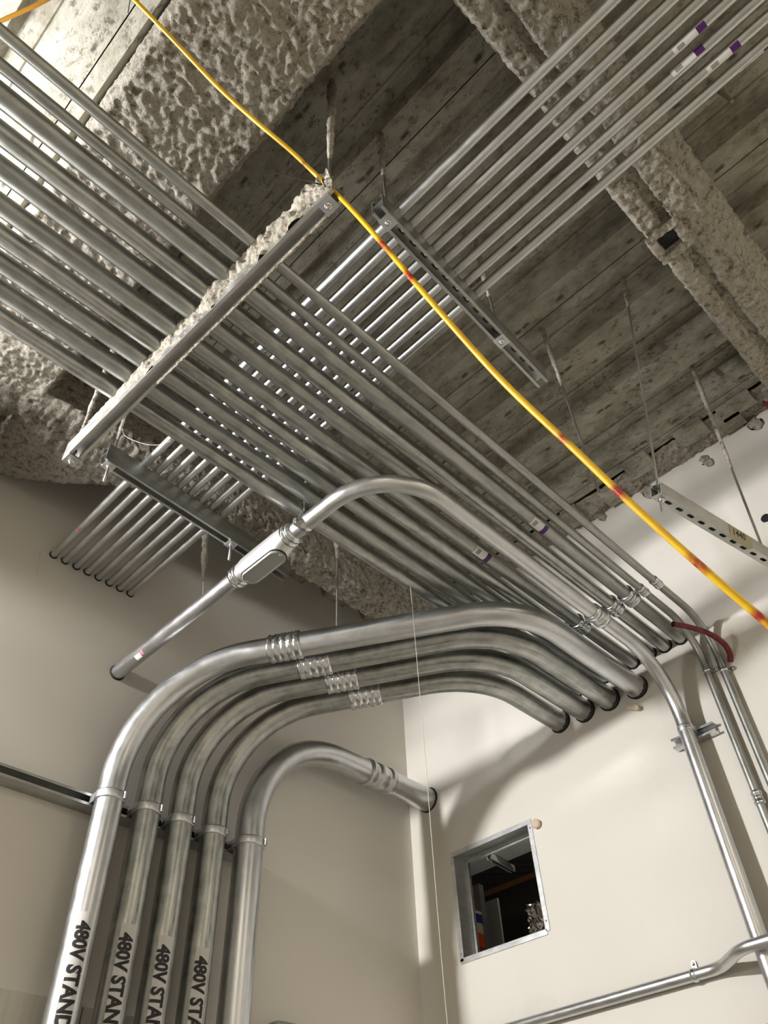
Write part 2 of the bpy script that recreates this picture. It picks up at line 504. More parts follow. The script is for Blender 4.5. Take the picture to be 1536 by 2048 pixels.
# filler where the deck meets the window wall
fl = rough_strip('y', -.6, 2.5, [(2.70, DECK - .004), (2.74, DECK - .014), (2.80, DECK - .018), (2.849, DECK - .010)], .010, .022, 41)
o = fl.build('flute_filler', 'spray', ceiling); o['kind'] = 'stuff'
for (x, y, sx_, sy_) in ((2.71, .52, .10, .14), (2.785, .36, .09, .11), (2.70, .80, .11, .13), (2.78, 1.0, .10, .10), (2.72, .30, .08, .16), (2.75, 1.22, .12, .09)):
    struct('filler_block', MB().box((x, y, DECK - .016), (sx_, sy_, .03)), 'deck', ceiling)
for (y, z, s, sd) in ((.545, 2.80, .035, 1), (.29, 2.855, .05, 2), (.85, 2.83, .045, 3), (1.12, 2.86, .03, 4)):
    lump = MB(); rng = np.random.default_rng(sd); rows = []
    for a_ in np.linspace(.05, math.pi - .05, 12):
        rr = math.sin(a_) * (.6 + .4 * rng.random())
        rows.append([(WX - .004 - .22 * s * rr * max(0, math.cos(b_)), y + s * .75 * rr * math.sin(b_) * (.7 + .6 * rng.random()) + .3 * s * math.cos(a_), z + s * 1.3 * math.cos(a_)) for b_ in np.linspace(0, 2 * math.pi, 16, endpoint=False)])
    lump.rings(rows)
    lump.build('fireproofing_drip', 'spray', wall_right)

for (x0, z0, x1, z1) in ((.718, 2.262, .735, 2.14), (1.135, 2.245, 1.152, 2.18)):
    a_, b_ = np.array([x0, WY - .0003, z0]), np.array([x1, WY - .0003, z1])
    struct('pencil_mark', MB().box((a_ + b_) / 2, (float(np.linalg.norm(b_ - a_)), .0006, .0012), frame(b_ - a_, (0, 1, 0))), 'grey_print', wall_left)
struct('red_paint_mark', rough_strip('y', .09, .20, [(2.78, DECK - .014), (2.82, DECK - .034), (2.846, DECK - .030)], .008, .012, 77), 'red_spray', ceiling)

# backboards on the left wall
bb = MB(); bb.b2(.2, 1.30, WY - .02, WY, FLOOR + .1, .733)
tag(struct('trim_1', bb, 'board'), 'painted backboard behind the labelled conduits, nearest the strut rail end', 'board')
bb = MB(); bb.b2(1.306, 1.95, WY - .02, WY, FLOOR + .1, .726)
tag(struct('trim_2', bb, 'board'), 'painted backboard behind the labelled conduits, nearer the room corner', 'board')

# ------------------------------------------------------------------ fittings shared by conduits


def gap_ring(root, p, d, r, seed=0, grow=1.10):
    """Ragged dark cut-out around a tube where it enters a wall."""
    sub(root, 'wall_cutout', MB().lathe(np.asarray(p) - nrm(d) * .0022, d, [(-.004, r * .98), (-.0035, r * (grow - .02)), (.0015, r * (grow + .05)), (.002, r * (grow + .05))], 28, .05, seed), 'dark')


def coupling(root, p, d, r, length=.075, crumple=.0, seed=0, m='zinc', name='coupling'):
    d = nrm(d); h = length / 2; l = length
    pf = [(-h, r * 1.02), (-h, r * 1.16), (-h + .10 * l, r * 1.27), (-h + .28 * l, r * 1.27), (-h + .32 * l, r * 1.13), (-h + .44 * l, r * 1.12),
          (-h + .46 * l, r * 1.20), (-h + .54 * l, r * 1.20), (-h + .56 * l, r * 1.12), (-h + .68 * l, r * 1.13), (-h + .72 * l, r * 1.27), (-h + .90 * l, r * 1.27), (h, r * 1.16), (h, r * 1.02)]
    return sub(root, name, MB().lathe(p, d, pf, 28, crumple, seed), m)


def clamp(root, p, d, r, back, width=.028, boss=None):
    """Strut clamp: a band round the tube, two legs to the channel behind and a bolt boss."""
    d = nrm(d); back = nrm(back); side = np.cross(d, back); p = np.asarray(p, float); h = width / 2
    mb = MB().lathe(p, d, [(-h, r * 1.005), (-h, r * 1.075), (-h + .004, r * 1.095), (h - .004, r * 1.095), (h, r * 1.075), (h, r * 1.005)], 28)
    for s in (-1, 1):
        mb.box(p + back * r * .62 + side * s * r * .93, (width, r * .95, .004), (d, back, side))
    c = sub(root, 'clamp', mb, 'plate')
    bo = np.asarray(boss if boss is not None else -back, float); bo = nrm(bo - d * (bo @ d))
    q = p + bo * r * 1.16; sd = np.cross(d, bo)
    sub(c, 'bolt', MB().box(q, (width * .8, r * .22, r * .20), (d, bo, sd)).lathe(q + sd * r * .06, sd, [(0, .006), (.010, .006), (.012, .004)], 6), 'strut')
    return c


def strap(root, p, d, r, wall, side):
    """One-hole strap: a narrow band round the tube with a tab screwed to the wall."""
    d = nrm(d); wl = nrm(wall); sd = nrm(side); p = np.asarray(p, float)
    mb = MB().lathe(p, d, [(-.009, r * 1.01), (-.009, r * 1.12), (-.003, r * 1.18), (.003, r * 1.18), (.009, r * 1.12), (.009, r * 1.01)], 24)
    q = p + wl * (r * .86) + sd * r * 1.55
    mb.box(q - sd * .004, (.017, r * 1.1, .004), (d, sd, wl)).lathe(q + sd * r * .55, wl, [(-.002, .0085), (.002, .0085)], 14)
    s = sub(root, 'strap', mb, 'zinc')
    sub(s, 'screw', MB().lathe(q + sd * r * .5 - wl * .002, -wl, [(0, .005), (.003, .0045), (.004, .001)], 10), 'plate')
    return s


def patch(root, name, p, d, out, r, t0, t1, width, m, label=None, lift=.0006):
    """A thin sticker wrapped on a tube of radius r: along d from t0 to t1, width measured round the tube, centred on out."""
    d = nrm(d); out = np.asarray(out, float); out = nrm(out - d * (out @ d)); sd = np.cross(d, out); p = np.asarray(p, float)
    k = 8; a = width / r / 2; ring = []
    for t in (t0, t1):
        ring.append([p + d * t + (r + lift) * (out * math.cos(x) + sd * math.sin(x)) for x in np.linspace(-a, a, k + 1)])
    return sub(root, name, MB().rings(ring, closed=False, caps=False), m, label)


def ticket(root, p, d, out, r, s=1.0):
    st = patch(root, 'sticker', p, d, out, r, 0, .075 * s, r * 1.25, 'white_label', 'white barcode sticker with a purple end')
    a = np.array(root['_at']); st['_at'] = tuple(map(float, a))
    patch(st, 'purple_end', p, d, out, r, .075 * s, .102 * s, r * 1.35, 'purple')
    patch(st, 'barcode', p, d, out, r, .012 * s, .034 * s, r * .75, 'grey_print', None, .0009)


ORD = ['first', 'second', 'third', 'fourth', 'fifth', 'sixth', 'seventh', 'eighth', 'ninth', 'tenth']

# ------------------------------------------------------------------ the large overhead rack (runs towards the window wall)
ZA = 2.0
AY = [.843, .905, .963, 1.040, 1.115, 1.200, 1.273, 1.343, 1.417, 1.495]
RT, RB = .0152, .0275
names_A = ['outermost slim conduit of the large rack, nearest the yellow cord', 'second slim conduit of the large rack, beside the outermost one',
           'first thick conduit of the large rack next to the two slim ones']
for i, y in enumerate(AY):
    r = RT if i < 2 else RB
    lab = names_A[i] if i < 3 else ('%s thick conduit of the large rack, counting from its slim pair' % ORD[i - 2] if i < 9 else
                                    'last thick conduit of the large rack, along its edge by the darker wall')
    root = thing('conduit', (-1.5, y, ZA), lab, 'conduit', 'conduits of the large overhead rack')
    if i < 2:
        xw = WX - r - .004
        pts = fillet([(-1.5, y, ZA), (xw, y, ZA), (xw, y, .35)], [.17], 16)
        sub(root, 'tube', MB().tube(pts, r, 18), 'tube')
        coupling(root, (2.455, y, ZA), (1, 0, 0), r, .056, .05, i)
        strap(root, (xw, y, 1.795 - .03 * (1 - i)), (0, 0, -1), r, (1, 0, 0), (0, -1, 0))
        coupling(root, (xw, y, 1.24 + .02 * i), (0, 0, 1), r, .05, .04, i + 5)
    else:
        sub(root, 'tube', MB().tube([(-1.5, y, ZA), (-.2, y, ZA), (1.2, y, ZA), (WX - .0003, y, ZA)], r, 22), 'tube' if i % 3 else 'tube_dull')
        gap_ring(root, (WX, y, ZA), (1, 0, 0), r, i, 1.12)
        if i <= 6: coupling(root, (2.455 + .01 * math.sin(i * 2), y, ZA), (1, 0, 0), r, .075, .05, i)
    if i in (4, 5, 2):
        ticket(root, ({2: 1.80, 4: 1.77, 5: 1.765}[i], y, ZA), (1, 0, 0), (-.1, -.45 if i == 5 else -.3, -1), r, .8)

# ------------------------------------------------------------------ the crossing bundle above it (runs into the left wall)
ZB = 2.27
BX = [.772 + .0515 * i for i in range(8)]
RBX = .0148
for i, x in enumerate(BX):
    lab = ('first slim conduit of the high crossing bundle, on its side by the broad beam' if i == 0 else
           'last slim conduit of the high crossing bundle, on its side toward the window wall' if i == 7 else
           '%s slim conduit of the high crossing bundle, counting from the broad beam' % ORD[i])
    root = thing('conduit', (x, WY, ZB), lab, 'conduit', 'conduits of the high crossing bundle')
    sub(root, 'tube', MB().tube([(x, -1.6, ZB), (x, .2, ZB), (x, 1.4, ZB), (x, WY - .0003, ZB)], RBX, 18), 'tube_mid')
    gap_ring(root, (x, WY, ZB), (0, 1, 0), RBX, i, 1.16)
    if i in (4, 5, 6, 7):
        ticket(root, (x, {4: -.20, 5: -.17, 6: -.24, 7: -.30}[i], ZB), (0, -1, 0), ((-.15 if i != 5 else -1), 0, -1) if i != 7 else (1, 0, -.6), RBX, .9)
    if i == 0: patch(root, 'pink_mark', (x, 2.36, ZB), (0, 1, 0), (-.5, -.3, -1), RBX, 0, .012, .02, 'pink')

# ------------------------------------------------------------------ the conduit with the access fitting: out of the left wall, round, and down the window wall
ZE, XE, YE, RE = 1.875, 1.163, 1.050, .0285
root = thing('conduit', (XE, WY, ZE), 'conduit with cast access body, bending under the rack then down the pale wall', 'conduit')
xw = WX - .041 - RE - .003
pts = fillet([(XE, WY - .0003, ZE), (XE, YE, ZE), (xw, YE, ZE), (xw, YE, .6065)], [.25, .27], 18)
sub(root, 'tube', MB().tube(pts, RE, 24), 'tube_bright')
gap_ring(root, (XE, WY, ZE), (0, 1, 0), RE, 3, 1.13)
coupling(root, (2.30, YE, ZE), (1, 0, 0), RE, .085, .06, 9)
# cast body between two threaded connectors
body = MB(); rings = []
for (y, wx, up, dn) in ((1.775, .034, .034, .034), (1.755, .036, .036, .036), (1.735, .040, .037, .048), (1.715, .041, .038, .056), (1.56, .041, .038, .056), (1.545, .040, .037, .050), (1.525, .036, .036, .038), (1.515, .034, .034, .034)):
    rg = []
    for k in range(28):
        t = 2 * math.pi * k / 28; cx_, sz_ = math.cos(t), math.sin(t); e = .72
        rg.append((XE + wx * math.copysign(abs(cx_) ** e, cx_), y, ZE + (up if sz_ > 0 else dn) * math.copysign(abs(sz_) ** e, sz_)))
    rings.append(rg)
bd = sub(root, 'conduit_body', body.rings(rings), 'alum', 'pale cast alloy body with an oval cover')
cv = MB(); zc = ZE - .056
oval = []
for k in range(28):
    t = 2 * math.pi * k / 28
    oval.append((XE + .034 * math.cos(t), 1.645 + (.065 if math.sin(t) >= 0 else -.065) + .034 * math.sin(t)))
cv.rings([[(a, b, zc + .006) for a, b in oval], [(a, b, zc - .002) for a, b in oval], [(XE + (a - XE) * .93, 1.645 + (b - 1.645) * .96, zc - .005) for a, b in oval], [(XE + (a - XE) * .80, 1.645 + (b - 1.645) * .92, zc - .005) for a, b in oval], [(XE + (a - XE) * .76, 1.645 + (b - 1.645) * .90, zc - .0035) for a, b in oval]], smooth=False)
cvo = sub(bd, 'cover', cv, 'cover_grey', 'grey oval cover plate')
gk = MB().rings([[(XE + (a - XE) * 1.06, 1.645 + (b - 1.645) * 1.03, zc + .0075) for a, b in oval], [(XE + (a - XE) * 1.06, 1.645 + (b - 1.645) * 1.03, zc + .003) for a, b in oval]], smooth=False)
sub(bd, 'gasket', gk, 'dark')
for y_ in (1.735, 1.555): sub(bd, 'screw', MB().lathe((XE, y_, zc - .003), (0, 0, -1), [(0, .006), (.003, .0055), (.0035, .002)], 12), 'rod')
for y0, dy in ((1.795, 1), (1.497, -1)):
    sub(root, 'connector', MB().lathe((XE, y0, ZE), (0, dy, 0), [(-.026, .031), (-.024, .041), (-.012, .042), (-.010, .037), (-.004, .037), (-.002, .040), (.008, .040), (.010, .034), (.016, .033), (.016, .029)], 28, .02, 4), 'zinc')
hg = MB().lathe((XE, 1.432, ZE), (0, 1, 0), [(-.012, RE), (-.012, RE * 1.08), (.012, RE * 1.08), (.012, RE)], 28)
hg.box((XE - RE * 1.1, 1.432, ZE - RE * .55), (.018, .026, .020)).box((XE, 1.444, ZE + RE + .010), (.022, .024, .030))
hgo = sub(root, 'hanger_clamp', hg, 'zinc')
sub(hgo, 'bolt', MB().lathe((XE - RE * 1.4, 1.432, ZE - RE * .55), (-1, 0, 0), [(-.05, .004), (0, .004), (.002, .008), (.008, .008)], 10), 'rod')
sub(root, 'hanger_rod', MB().tube([(XE + .012, 1.456, ZE + RE), (XE + .012, 1.456, DECK)], .0048, 10), 'rod')
clamp(root, (xw, YE, 1.575), (0, 0, 1), RE, (1, 0, 0), .026, (-1, -.5, 0))
ms = patch(root, 'paper_mark', (XE, 2.41, ZE), (0, -1, 0), (-.55, -.2, -1), RE, 0, .035, .022, 'white_label', 'torn white paper label'); ms['_at'] = root['_at']
patch(root, 'pink_mark', (XE, 2.372, ZE), (0, -1, 0), (-.75, -.2, -1), RE, 0, .016, .018, 'pink')

# ------------------------------------------------------------------ five risers on the left wall
RP = .0475
PX = [1.194, 1.342, 1.481, 1.627]
PZ = [1.831, 1.815, 1.811, 1.799]
PB = [2.045, 2.108, 2.194, 2.285]
PY = [1.220, 1.357, 1.487, 1.620]
PE = [1.882, 1.889, 1.893, 1.900]
PR1 = [.47, .41, .41, .42]
PR2 = [.415, .44, .455, .48]
CPX = [(550, 1298), (605, 1334), (655, 1361), (710, 1391)]
YP = 2.457


def text_mesh(txt, size, bold=.02):
    cu = bpy.data.curves.new('t', 'FONT'); cu.body = txt; cu.size = size; cu.offset = bold * size; cu.resolution_u = 3
    o = bpy.data.objects.new('t', cu); C.objects.link(o)
    me = bpy.data.meshes.new_from_object(o.evaluated_get(bpy.context.evaluated_depsgraph_get()))
    import bmesh
    bm = bmesh.new(); bm.from_mesh(me)
    bmesh.ops.subdivide_edges(bm, edges=[e for e in bm.edges if e.calc_length() > size * .12], cuts=2, use_grid_fill=True)
    bmesh.ops.triangulate(bm, faces=bm.faces)
    vs = [tuple(v.co) for v in bm.verts]; fs = [[v.index for v in f.verts] for f in bm.faces]
    bm.free(); bpy.data.objects.remove(o); bpy.data.curves.remove(cu); bpy.data.meshes.remove(me)
    return vs, fs


LET = text_mesh('480V STANDBY', .050, .044)
lab_P = ['labelled standby riser farthest from the room corner', 'second labelled standby riser, counting toward the room corner',
         'third labelled standby riser, counting toward the room corner', 'labelled standby riser beside the bare thick riser']
LZ = [.932, .929, .922, .916]
for i in range(4):
    root = thing('riser_conduit', (PX[i], YP, FLOOR), lab_P[i], 'conduit', 'standby power risers')
    pts = fillet([(PX[i], YP, FLOOR), (PX[i], YP, .2), (PX[i], YP, .9), (PX[i], YP, PZ[i]), (PB[i], PY[i], PE[i]), (WX - .0003, PY[i], PE[i])], [0, 0, PR1[i], PR2[i]], 26)
    sub(root, 'tube', MB().tube(pts, RP, 32), 'tube_bright' if i == 0 else 'tube_dull')
    gap_ring(root, (WX, PY[i], PE[i]), (1, 0, 0), RP, 20 + i, 1.07)
    fs_ = MB(); rng = np.random.default_rng(200 + i); r0, r1 = [], []
    for k in range(40):
        t = 2 * math.pi * k / 40; cy_, cz_ = math.cos(t), math.sin(t); low = max(0, -.35 * cz_ - .75 * cy_)
        r0.append((WX - .004 - .020 * low - .008 * rng.random(), PY[i] + RP * 1.004 * cy_, PE[i] + RP * 1.004 * cz_)); r1.append((WX - .0008, PY[i] + RP * 1.05 * cy_, PE[i] + RP * 1.05 * cz_))
    sub(root, 'firestop_smear', fs_.rings([r0, r1], caps=False), 'firestop')
    # coupling sits where the sweep has just levelled out
    dv = nrm(np.array([PB[i], PY[i], PE[i]]) - np.array([PX[i], YP, PZ[i]]))
    q = np.array([PX[i], YP, PZ[i]]) + dv * ((1.53 + .152 * i - PX[i]) / dv[0])
    cp = MB(); hl = .066; pf = [(-hl, RP)]
    for k in range(5):
        t = -hl + .132 * k / 5
        pf += [(t + .002, RP * 1.08), (t + .007, RP * 1.16), (t + .013, RP * 1.13), (t + .019, RP * 1.17), (t + .024, RP * 1.09)]
    pf += [(hl, RP)]
    sub(root, 'coupling', cp.lathe(q, dv, pf, 26, .085, 50 + i), 'zinc')
    clamp(root, (PX[i], YP, 1.316), (0, 0, 1), RP, (0, 1, 0), .030, (.55, -1, 0))
    out = nrm((-.50 + .02 * i, -1, 0)); out = nrm((-.28, -1, 0))
    lb = patch(root, 'label', (PX[i], YP, LZ[i]), (0, 0, -1), out, RP, 0, .95, .046, 'clear_label', 'pale label reading 480V STANDBY downward')
    sdv = np.cross(np.array([0, 0, 1.]), out); mb = MB(); vs = []
    for (x, y, _) in LET[0]:
        a = (y * 1.15 - .021) / RP
        p = np.array([PX[i], YP, LZ[i] - .028 - x]) + (RP + .0013) * (out * math.cos(a) + sdv * math.sin(a)); vs.append(p)
    mb.add(vs, LET[1])
    sub(lb, 'lettering', mb, 'ink')

R5, X5, Y5, Z5 = .0565, 1.785, 2.445, 1.838
root = thing('riser_conduit', (X5, Y5, FLOOR), 'bare thick riser nearest the room corner, bending straight into the pale wall', 'conduit')
pts = fillet([(X5, Y5, FLOOR), (X5, Y5, .2), (X5, Y5, .9), (X5, Y5, Z5), (WX - .0003, Y5, Z5)], [0, 0, .46], 30)
sub(root, 'tube', MB().tube(pts, R5, 36), 'tube_bright')
gap_ring(root, (WX, Y5, Z5), (1, 0, 0), R5, 31, 1.05)
sub(root, 'coupling', MB().lathe((2.50, Y5, Z5), (1, 0, 0), [(-.085, R5), (-.085, R5 * 1.14), (-.060, R5 * 1.15), (-.058, R5 * 1.05), (-.03, R5 * 1.05), (-.028, R5 * 1.12), (.02, R5 * 1.10), (.022, R5 * 1.05), (.045, R5 * 1.05), (.047, R5 * 1.13), (.075, R5 * 1.13), (.077, R5)], 36, .012, 6), 'plate')
clamp(root, (X5, Y5, 1.316), (0, 0, 1), R5, (0, 1, 0), .030, (.55, -1, 0))

# ------------------------------------------------------------------ wall conduits low in the view
root = thing('conduit', (WX, 1.321, .797), 'low horizontal conduit on the pale wall, kinked outward over the wall riser', 'conduit')
rh = .0185
pts = fillet([(WX - rh - .003, 2.35, .797), (WX - rh - .003, 1.225, .797), (WX - .123, 1.10, .803), (WX - .123, .3, .803)], [.12, .12], 10)
sub(root, 'tube', MB().tube(pts, rh, 20), 'tube_bright')
strap(root, (WX - rh - .003, 1.321, .797), (0, 1, 0), rh, (1, 0, 0), (0, 0, 1))
root = thing('conduit', (1.985, WY - .08, .3), 'short bent conduit low by the room corner, only its top showing', 'conduit')
pts = fillet([(1.93, WY - .075, FLOOR), (1.93, WY - .075, .765), (2.25, WY - .075, .765), (2.25, WY - .075, .2)], [.10, .10], 12)
sub(root, 'tube', MB().tube(pts, .017, 18), 'tube_dull')

# ------------------------------------------------------------------ strut channels


def channel(root, p0, p1, open_dir, w_=.041, h=.041, name='channel', m='strut', slots=False, pitch=.050, th=.0025, sl=.028, sw=.014):
    """Lipped channel whose mouth faces open_dir; p0-p1 runs along the middle of its back."""
    p0, p1 = np.asarray(p0, float), np.asarray(p1, float); d = nrm(p1 - p0); o = np.asarray(open_dir, float); o = nrm(o - d * (o @ d)); a = np.cross(d, o)
    t = th; hw = w_ / 2; lip = .009; ret = .008
    mb = MB()
    for s in (-1, 1):
        poly = [(s * hw, 0), (s * hw, h), (s * (hw - lip), h), (s * (hw - lip), h - ret), (s * (hw - lip + t), h - ret), (s * (hw - lip + t), h - t), (s * (hw - t), h - t), (s * (hw - t), 0)]
        mb.prism(p0, p1, a, o, poly if s < 0 else poly[::-1])
    ln = float(np.linalg.norm(p1 - p0))
    if slots: mb.slotted(p0, d, a, o, ln, w_ - 2 * t, pitch, sl, sw, t)
    else: mb.box((p0 + p1) / 2 + o * t / 2, (ln, w_ - 2 * t, t), (d, a, o))
    return sub(root, name, mb, m)


def washer_nut(root, p, ax=(0, 0, -1), tilt=0.0, s=.040, stub=.012):
    """Square washer, nut and the rod end below it."""
    p = np.asarray(p, float); ax = nrm(ax); c, sn = math.cos(tilt), math.sin(tilt)
    A = np.array([c, sn, 0]); B = np.array([-sn, c, 0])
    wa = sub(root, 'square_washer', MB().box(p + ax * .003, (s, s, .006), (A, B, ax)), 'plate')
    sub(wa, 'nut', MB().lathe(p + ax * .006, ax, [(0, .0095), (.008, .0095), (.009, .007)], 6), 'zinc')
    sub(wa, 'rod_end', MB().lathe(p + ax * .014, ax, [(0, .0048), (stub, .0048), (stub + .001, .003)], 12), 'rod')


def crusted_rod(root, p0, p1, seed, r=.0048, f0=0.0, f1=1.0, amp=3.0, name='threaded_rod'):
    """Threaded rod with a crust of overspray between fractions f0 and f1 of its length."""
    p0, p1 = np.asarray(p0, float), np.asarray(p1, float)
    sub(root, name, MB().tube([p0, (p0 + p1) / 2, p1], r, 10), 'rod')
    if f1 > f0:
        n = 26; rng = np.random.default_rng(seed); a = p0 + (p1 - p0) * f0; b = p0 + (p1 - p0) * f1
        prof = []; ln = float(np.linalg.norm(b - a))
        for k in range(n + 1):
            t = k / n; e = math.sin(math.pi * min(1, t * 6 + .02) / 2) * (1 if t < .96 else .5)
            prof.append((t * ln, r * (1.1 + e * (amp - 1) * (1 - t) ** .7 * (.4 + .6 * rng.random()) + .25 * rng.random())))
        c = sub(root, 'overspray_crust', MB().lathe(a, b - a, prof, 10, .35, seed), 'spray')


# trapeze under the large rack
SZT = ZA - RB - .001
root = thing('strut_trapeze', (.50, 1.17, SZT), 'overspray-crusted strut trapeze carrying the large rack', 'strut')
pa, pb = np.array([.506, .561, SZT]), np.array([.470, 1.745, SZT])
pm = np.array([0, 0, .041])
channel(root, pa - pm, pb - pm, (0, 0, 1), name='upper_channel', m='strut_pale')
channel(root, pa - pm * 1.002, pb - pm * 1.002, (0, 0, -1), name='lower_channel', m='strut_pale')
dA = nrm(pb - pa)
ang = math.atan2(dA[1], dA[0])
for p, sd in ((pa + dA * .033, 3), (pb - dA * .026, 4)):
    washer_nut(root, (p[0], p[1], SZT - .082), tilt=ang, stub=.006)
    crusted_rod(root, (p[0], p[1], DECK + .04), (p[0], p[1], SZT - .08), sd, f0=.0, f1=.72 if sd == 3 else .97, amp=4.2)
side = np.array([-dA[1], dA[0], 0])
if side[0] > 0: side = -side
res = .0042; ts = np.arange(.0, 1.185, res); zs = np.arange(-.072, .014, res)
P = np.array([[pa + dA * t + side * .0208 + np.array([0, 0, z]) for z in zs] for t in ts]); m_, n_ = P.shape[:2]
F = P.reshape(-1, 3); tt = np.repeat(ts, n_); zz = np.tile(zs, m_)
grow = np.clip(1 - (tt - .45) / .75, .12, 1)                    # thick crust at the cord end, a few crumbs at the far end
h = (.010 + vnoise(F, 14, 61) * .022 + vnoise(F, 55, 62) * .016 + vnoise(F, 140, 63) * .009) * grow
h = h + np.clip((zz + .030) / .045, -1, 1) * .010 * np.sqrt(grow) - .003 - np.clip((tt - .75) / .4, 0, 1) * .006
h = np.clip(h, -.004, .028)
F = F + side * h[:, None] + np.stack([vnoise(F, 90, 64 + i) for i in range(3)], 1) * .004
keep = h.reshape(m_, n_)
fs = []
for i in range(m_ - 1):
    for j in range(n_ - 1):
        if max(keep[i, j], keep[i + 1, j], keep[i, j + 1], keep[i + 1, j + 1]) > -.001: fs.append((i * n_ + j, (i + 1) * n_ + j, (i + 1) * n_ + j + 1, i * n_ + j + 1))
c = sub(root, 'overspray_crust', MB().add(F, fs, None, True), 'spray'); c['kind'] = 'stuff'
lip = MB(); rng = np.random.default_rng(9)
prof = [(t, .0025 + .003 * rng.random()) for t in np.arange(.05, .75, .006)]
c = sub(root, 'lip_crust', lip.lathe(pa - side * .0185 + np.array([0, 0, -.082]), dA, prof, 8, .5, 5), 'spray'); c['kind'] = 'stuff'

# two double-strut trapezes under the crossing bundle
for (y0, y1, xa, xb, w1, w2, lab, stub, crust) in (
        (.600, .634, .690, 1.500, .734, 1.267, 'double strut trapeze of the crossing bundle, on the yellow cord side of the rack', .004, (.55, .62)),
        (1.912, 1.955, .622, 1.500, .650, 1.208, 'double strut trapeze of the crossing bundle, near the darker wall', .072, (.80, .0))):
    root = thing('strut_trapeze', ((xa + xb) / 2, (y0 + y1) / 2, 2.214), lab, 'strut', 'double strut trapezes under the crossing bundle')
    zt = ZB - RBX - .001; yy = lambda x: y0 + (y1 - y0) * (x - xa) / (xb - xa)
    pm0, pm1 = np.array([xa, y0, zt - .041]), np.array([xb, y1, zt - .041])
    channel(root, pm0, pm1, (0, 0, 1), name='upper_channel', slots=True)
    channel(root, pm0 - np.array([0, 0, .0001]), pm1 - np.array([0, 0, .0001]), (0, 0, -1), name='lower_channel', slots=True)
    tl = math.atan2(y1 - y0, xb - xa)
    for k, x in enumerate((w1, w2)):
        washer_nut(root, (x, yy(x), zt - .082), tilt=tl, stub=stub)
        crusted_rod(root, (x, yy(x), DECK + .04), (x, yy(x), zt - .09), 70 + k + int(y0 * 10), f0=0, f1=crust[k], amp=4.0)

# wall rail carrying the risers (mouth to the room) and the short strut behind the wall riser
root = thing('strut_rail', (1.0, WY, 1.316), 'slotted strut rail on the darker wall, behind the clamped risers', 'strut')
channel(root, (-.6, WY - .0005, 1.3155), (1.875, WY - .0005, 1.3155), (0, -1, 0), .041, .064, slots=True, m='strut')
root = thing('strut_rail', (WX, YE, 1.560), 'short strut bracket behind the wall riser on the pale wall', 'strut')
channel(root, (WX - .0005, YE - .095, 1.562), (WX - .0005, YE + .085, 1.562), (-1, 0, 0), .041, .038, m='zinc')

# slotted strut hanging near the window wall
root = thing('hanging_strut', (1.85, .530, 1.80), 'slotted strut hung from two rods, marked with masking tape', 'strut')
hd = nrm((math.cos(math.radians(-9.87)), math.sin(math.radians(-9.87)), 0)); h0 = np.array([1.842, .534, 1.80]); h1 = h0 + hd * 1.0
roll = math.radians(17); hs0 = np.array([hd[1], -hd[0], 0]); zz = np.array([0, 0, 1.])
hs = hs0 * math.cos(roll) - zz * math.sin(roll); hu = zz * math.cos(roll) + hs0 * math.sin(roll)     # it hangs rolled with its leaning rods
channel(root, h0, h1, hu, m='strut_pale', slots=True, pitch=.0545, sl=.030, sw=.014)
sub(root, 'added_closing_strip', MB().box((h0 + h1) / 2 + hu * .0418, (1.0, .041, .0012), (hd, hs, hu)), 'strut_pale')  # unseen strip added over the mouth so the slots stay dark
tb = h0 + hs * .0212 + hu * .0195
tp = sub(root, 'tape', MB().box(tb + hd * .40, (.12, .0008, .0405), (hd, hs, hu)).box(h0 + hd * .40 + hs * .014 - hu * .0006, (.12, .014, .0008), (hd, hs, hu)), 'tape', 'masking tape with handwritten number 1440')
vs, fs = text_mesh('1440', .036, .012)
mb = MB().add([h0 + hd * (.352 + x * 1.0) + hs * .0222 + hu * (.008 + y * .95 + .06 * x) for x, y, _ in vs], fs)
sub(tp, 'lettering', mb, 'ink')
for k, (tp_, f_) in enumerate((((1.830, .310, DECK + .03), .026), ((2.415, .335, DECK + .03), .60))):
    bt = h0 + hd * f_
    crusted_rod(root, tp_, bt - hu * .05, 90 + k, f0=.0, f1=.16 if k == 0 else .55, amp=2.4)
    sub(root, 'nut', MB().lathe(bt - hu * .001, -hu, [(0, .010), (.009, .010), (.010, .007)], 6), 'zinc')

# ------------------------------------------------------------------ loose rods and wires
for (p0, p1, f1, amp, lab) in (
        ((1.770, .678, DECK + .03), (1.770, .678, 1.868), .42, 2.6, 'bare threaded rod hanging free between the rack and the slotted strut'),
        ((1.250, 2.235, 2.52), (1.395, 2.412, 2.310), .80, 5.0, 'short crusted rod dangling by the darker wall above the access body'),
        ((1.720, 1.885, BZ + .02), (1.720, 1.885, 1.90), .22, 4.0, 'threaded rod dropping from the girder behind the standby bends'),
        ((1.420, -.300, DECK), (1.382, -.290, 2.615), 1.0, 3.0, 'short overspray-coated rod beside the high crossing bundle')):
    root = thing('hanger_rod', p0, lab, 'rod')
    crusted_rod(root, p0, p1, int(p0[0] * 100), f1=f1, amp=amp, name='rod')


